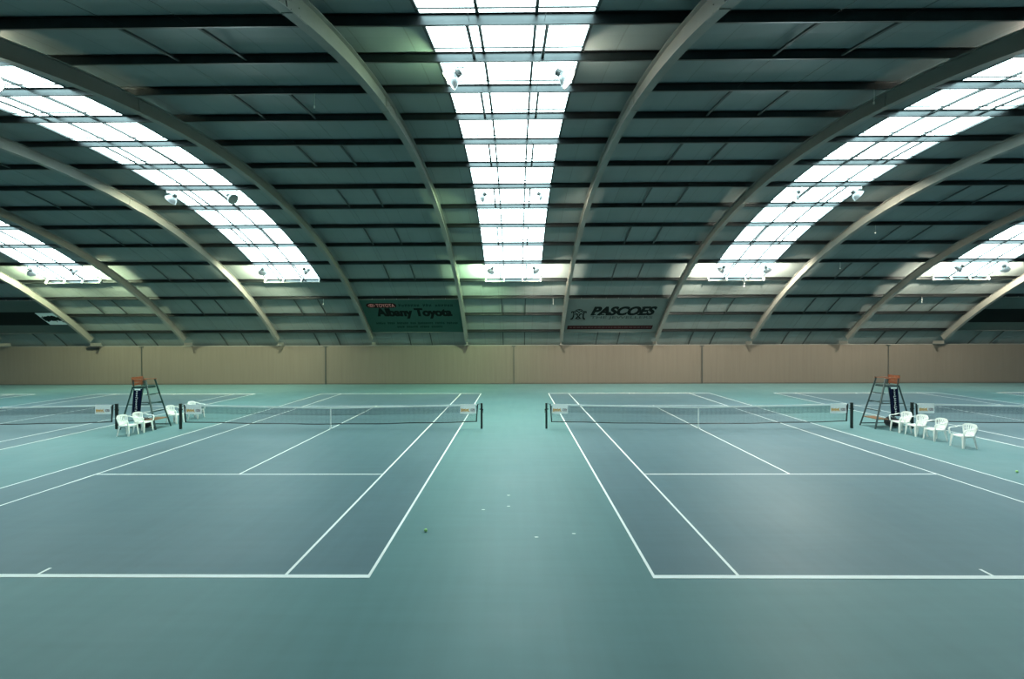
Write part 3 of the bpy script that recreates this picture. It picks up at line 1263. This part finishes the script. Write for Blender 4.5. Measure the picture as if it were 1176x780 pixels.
class Banner:
    """flat banner; local x across, y up the slope, z towards the hall."""

    def __init__(s, xa, xb, m_, label):
        s.w = xb - xa
        s.h = B_LEN
        low = Vector((xa, by1, bz1))
        d = Vector((0, by0 - by1, bz0 - bz1)).normalized()
        nrm = Vector((1, 0, 0)).cross(d)
        s.root = empty('advertising_banner', low)
        s.root.rotation_euler = Matrix((Vector((1, 0, 0)), d, nrm)).transposed().to_euler()
        tag(s.root, label, 'banner')
        s.part(MB().box(0, s.w, .02, s.h - .06, -.004, .004), 'banner_sheet', m_)
        for yy in (.02, s.h - .05):
            s.part(MB().tube([(0, yy, 0), (s.w, yy, 0)], .02, 8), 'hanging_pole', M['rib'])
        e = MB()
        nn = 9
        for i in range(nn):
            x = .1 + (s.w - .2) * i / (nn - 1)
            e.tube([(x, s.h - .05, 0), (x, s.h + .02, -.02)], .008, 6)
        s.part(e, 'tie_cord', M['white_metal'])

    def part(s, mb, name, m_, z=0):
        return mb.build(name, m_, s.root)

    def text(s, body, x0, x1, y0, y1, m_, bold=0.0, shear=0.0, name='lettering', z=.006):
        vs, fs = text_mesh(body, 1.0, bold, 1.0, shear)
        xs = [v[0] for v in vs]
        caps = text_mesh('A', 1.0)[0]
        ch = max(v[1] for v in caps)
        a, b_ = min(xs), max(xs)
        k = (x1 - x0) / (b_ - a)
        ky = (y1 - y0) / ch
        vs = [(x0 + (v[0] - a) * k, y0 + v[1] * ky, z + (v[2] > 0) * .003) for v in vs]
        mb = MB()
        for dx in ((0, .035) if bold > .03 else (0,)):
            mb.add([(a_ + dx, b2, c_ + dx * .01) for a_, b2, c_ in vs], fs)
        return s.part(mb, name, m_)

    def dashes(s, words, x0, x1, y0, y1, m_, seed, name='small_print'):
        """print too small to read in the photo: broken strokes."""
        rnd = random.Random(seed)
        total = sum(words) + len(words) - 1
        w = (x1 - x0) / total
        mb = MB()
        x = x0
        for n_ in words:
            for i in range(n_):
                h = (y1 - y0) * rnd.uniform(.75, 1)
                mb.box(x + w * .12, x + w * .38, y0, y0 + h, .004, .008)
                mb.box(x + w * .55, x + w * .8, y0 + (y1 - y0) * rnd.uniform(0, .3), y0 + h, .004, .008)
                mb.box(x + w * .12, x + w * .8, y0 + h * .42, y0 + h * .6, .0035, .0075)
                x += w
            x += w
        return s.part(mb, name, m_)


# each banner spans one bay between two ribs; u(px) converts a fraction of the sheet's width
bl = Banner(-11.40, -4.10, M['ban_green'], 'dark green banner reading Albany Toyota on the far roof slope')
W_, H_ = bl.w, bl.h
# red-black lozenge with the badge and TOYOTA
lz = MB()
x0, x1, y0, y1 = .05 * W_, .355 * W_, .755 * H_, .885 * H_
hh = (y1 - y0) / 2
pts = []
for a in range(9):
    an = math.radians(-90 + 22.5 * a)
    pts.append((x1 - hh + hh * math.cos(an), (y0 + y1) / 2 + hh * math.sin(an), .004))
for a in range(9):
    an = math.radians(90 + 22.5 * a)
    pts.append((x0 + hh + hh * math.cos(an), (y0 + y1) / 2 + hh * math.sin(an), .004))
lz.prism(pts, (0, 0, .003))
bl.part(lz, 'red_panel', M['lozenge'])
bl.text('TOYOTA', x0 + .72, x1 - .14, y0 + .09, y1 - .09, M['pink'], .02, name='brand_lettering', z=.0085)
eb = MB()
cx, cy = x0 + .40, (y0 + y1) / 2
for (ex, ey, dy_) in ((.24, .145, 0), (.075, .14, 0), (.16, .055, .07)):
    eb.tube([(cx + ex * math.cos(a), cy + dy_ + ey * math.sin(a), .010) for a in [i * math.pi / 12 for i in range(24)]], .016, 6, closed=True)
bl.part(eb, 'badge', M['pink'])
bl.dashes((7, 3, 6), .375 * W_, .93 * W_, .785 * H_, .86 * H_, M['ink_soft'], 2)
bl.text('Albany Toyota', .125 * W_, .90 * W_, .52 * H_, .73 * H_, M['ink'], .042, name='name_lettering')
bl.dashes((5, 4, 6, 3, 8, 5, 6), .08 * W_, .95 * W_, .265 * H_, .335 * H_, M['ink_soft'], 3)
bl.dashes((4, 6, 5, 6), .29 * W_, .78 * W_, .15 * H_, .22 * H_, M['ink_soft'], 4)

bp_ = Banner(3.76, 11.06, M['ban_grey'], 'grey-green banner reading PASCOES over a dark red stripe on the far roof slope')
W_, H_ = bp_.w, bp_.h


bp_.text('PASCOES', .255 * W_, .915 * W_, .53 * H_, .755 * H_, M['ink'], .045, shear=.25, name='name_lettering')
# serif feet under the straight strokes
sf = MB()
for fx in (.262, .352, .425, .735):
    sf.box(fx * W_, (fx + .048) * W_, .527 * H_, .555 * H_, .006, .010)
for fx in (.285, .760):
    sf.box(fx * W_, (fx + .03) * W_, .735 * H_, .757 * H_, .006, .010)
bp_.part(sf, 'serifs', M['ink'])
bp_.text('THE JEWELLERS', .262 * W_, .905 * W_, .42 * H_, .49 * H_, M['ink_grey'], .012, name='small_lettering')
bp_.part(MB().box(.035 * W_, .945 * W_, .085 * H_, .205 * H_, .004, .008), 'red_stripe', M['maroon'])
st_ = MB()
rnd = random.Random(11)
xx = .06 * W_
while xx < .92 * W_:
    w = rnd.uniform(.1, .3)
    st_.box(xx, xx + w, .135 * H_, .158 * H_, .008, .010)
    xx += w + .07
bp_.part(st_, 'stripe_lettering', M['maroon_text'])
# emblem: a knot of scrolls, leaves and a chequered crown
em = MB()


def swirl(cx, cy, sx, sy, a0, a1, r0, r1):
    pts, rs = [], []
    for i in range(13):
        f_ = i / 12
        a = math.radians(a0 + (a1 - a0) * f_)
        pts.append((cx + sx * math.cos(a), cy + sy * math.sin(a), .008))
        rs.append(r0 + (r1 - r0) * f_)
    em.tube(pts, rs, 6)


ex0, ey0 = .133 * W_, .50 * H_
for s_ in (-1, 1):
    swirl(ex0 + s_ * .40, ey0 - .02, s_ * .11, .33, 60, 290, .025, .06)
    swirl(ex0 + s_ * .33, ey0 + .22, s_ * .10, .09, -20, 210, .04, .02)
    swirl(ex0 + s_ * .13, ey0 - .14, s_ * .09, .17, 100, 300, .035, .03)
    swirl(ex0 + s_ * .13, ey0 + .04, s_ * .08, .06, 0, 220, .035, .02)
for i in range(-1, 2):
    for j in range(3):
        if (i + j) % 2 == 0:
            em.box(ex0 + i * .12 - .055, ex0 + i * .12 + .055, ey0 + .17 + j * .11, ey0 + .17 + j * .11 + .10, .004, .010)
swirl(ex0, ey0 + .30, .23, .19, 200, -20, .022, .022)
swirl(ex0, ey0 - .26, .10, .10, 0, 330, .03, .02)
em.v = [(ex0 + (v[0] - ex0) * 1.25, ey0 + .12 + (v[1] - ey0) * 1.35, v[2]) for v in em.v]
bp_.part(em, 'emblem', M['ink'])

bd_ = Banner(-41.72, -34.42, M['ban_dark'], 'black and dark green banner with a white emblem at the left edge')
W_, H_ = bd_.w, bd_.h
bd_.part(MB().box(.01 * W_, .985 * W_, .27 * H_, .665 * H_, .004, .008), 'black_panel', M['ink'])
bd_.part(MB().box(.74 * W_, .955 * W_, .285 * H_, .64 * H_, .008, .011), 'white_panel', M['tape'])
eb = MB()
rnd = random.Random(5)
for i in range(34):
    cx = (.765 + .165 * rnd.random()) * W_
    cy = (.37 + .18 * rnd.random()) * H_
    r0 = rnd.uniform(.06, .17)
    pts = [(cx + r0 * rnd.uniform(.7, 1.2) * math.cos(a), cy + r0 * .6 * rnd.uniform(.7, 1.2) * math.sin(a), .011) for a in [q * math.pi / 4 for q in range(8)]]
    eb.prism(pts, (0, 0, .002 + i * .0001))
for i in range(5):
    cx = (.775 + .035 * i) * W_
    eb.box(cx - .2, cx + .2, (.40 + .02 * (i % 2)) * H_, (.52 + .02 * (i % 2)) * H_, .0105 + i * .0002, .0125 + i * .0002)
bd_.part(eb, 'black_emblem', M['ink'])
br_ = Banner(34.08, 41.38, M['ban_dark'], 'black and dark green banner at the right edge of the far roof slope')
W_, H_ = br_.w, br_.h
br_.part(MB().box(.01 * W_, .985 * W_, .27 * H_, .665 * H_, .004, .008), 'black_panel', M['ink'])

# ------------------------------------------------------------------ small hanging cords
def ray_to_arc(px, py, r):
    d = right * ((px - 588) / F_PX) + fwd + up * (-(py - 390) / F_PX)
    a = d.y * d.y + d.z * d.z
    b = 2 * (d.y * (-YC) + d.z * (CAM_H - ZC))
    c = YC ** 2 + (CAM_H - ZC) ** 2 - r * r
    t = (-b + math.sqrt(b * b - 4 * a * c)) / (2 * a)
    return d.x * t, d.y * t


cords = [
    (368, 338, 'short white cord hanging from a purlin, just right of the inner left skylight'),
    (636, 335, 'short white cord hanging from a purlin, above the left end of the grey-green banner'),
    (1064, 337, 'short white cord hanging from a purlin, below the far right skylight'),
    (850, 328, 'short white cord hanging from a purlin, below the inner right skylight'),
    (971, 296, 'short white cord hanging from a purlin, between the two right skylights'),
    (1004, 260, 'short white cord hanging from a purlin, between the right skylights and high up'),
    (353, 100, 'short white cord hanging from a purlin, high between the left and middle skylights'),
    (1009, 100, 'short white cord hanging from a purlin at the top right'),
]
cord0 = None
for px, py, lab in cords:
    x, y = ray_to_arc(px, py, R - .2)
    tt = math.asin((y - YC) / (R - .2))
    n = round((tt - TH5) / DTH) + 5
    y, z = on_arc(theta(n) + .0010, R - .206)
    if cord0 is None:
        cord0 = empty('hanging_cord')
        MB().tube([(0, 0, 0), (.005, 0, -.18), (-.005, 0, -.36)], .009, 6).build('cord', M['white_metal'], cord0)
        MB().lathe([(0, .01), (.01, .024), (.07, .024), (.08, .012)], (-.005, 0, -.35), (0, 0, -1), 10).build('toggle', M['white_metal'], cord0)
        o = cord0
    else:
        o = copy_tree(cord0)
    o.location = (x, y, z)
    tag(o, lab, 'cord', 'short cords hanging from the purlins')

# ------------------------------------------------------------------ bits on the floor


def floor_pt(px, py, z=0.0):
    d = right * ((px - 588) / F_PX) + fwd + up * (-(py - 390) / F_PX)
    t = (z - CAM_H) / d.z
    return d.x * t, d.y * t


def make_ball(x, y, label):
    r_ = empty('tennis_ball', (x, y, 0))
    vs, fs = [], []
    n, q = 12, 16
    prof = [(-.0335 * math.cos(math.pi * i / n), max(.0005, .0335 * math.sin(math.pi * i / n))) for i in range(n + 1)]
    MB().lathe(prof, (0, 0, .0335), (0, 0, 1), q).build('felt', M['ball'], r_, smooth=True)
    pts = []
    for i in range(40):
        a = 2 * math.pi * i / 40
        v = Vector((math.cos(a) + .3 * math.cos(3 * a), math.sin(a) - .3 * math.sin(3 * a), .95 * math.sin(2 * a))).normalized() * .0333
        pts.append(v + Vector((0, 0, .0335)))
    MB().tube(pts, .0014, 5, closed=True).build('seam', M['speck'], r_)
    tag(r_, label, 'tennis ball', 'balls left on the floor')


x, y = floor_pt(489, 611)
make_ball(x, y, 'small yellow-green tennis ball on the aisle near the left court')
x, y = floor_pt(1168, 543)
make_ball(x, y, 'small yellow-green tennis ball on the floor at the right edge of the photo')
scr = [(584, 569, 'pale fleck on the aisle floor, farthest of the five'), (584, 581.5, 'pale fleck on the aisle floor, just in front of the farthest one'),
       (555, 585.5, 'pale fleck on the aisle floor, left of the others'), (616, 617, 'pale fleck on the aisle floor, nearest of the five'),
       (659, 613, 'pale fleck on the aisle floor, right of the others')]
for px, py, lab in scr:  # small flat pale flecks laid on the aisle floor
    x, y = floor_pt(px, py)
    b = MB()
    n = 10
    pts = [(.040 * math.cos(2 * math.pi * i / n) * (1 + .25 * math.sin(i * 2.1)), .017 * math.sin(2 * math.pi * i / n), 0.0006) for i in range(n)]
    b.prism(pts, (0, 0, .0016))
    o = b.build('pale_fleck', M['speck'])
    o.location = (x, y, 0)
    tag(o, lab, 'tape scrap', 'pale flecks on the aisle floor')
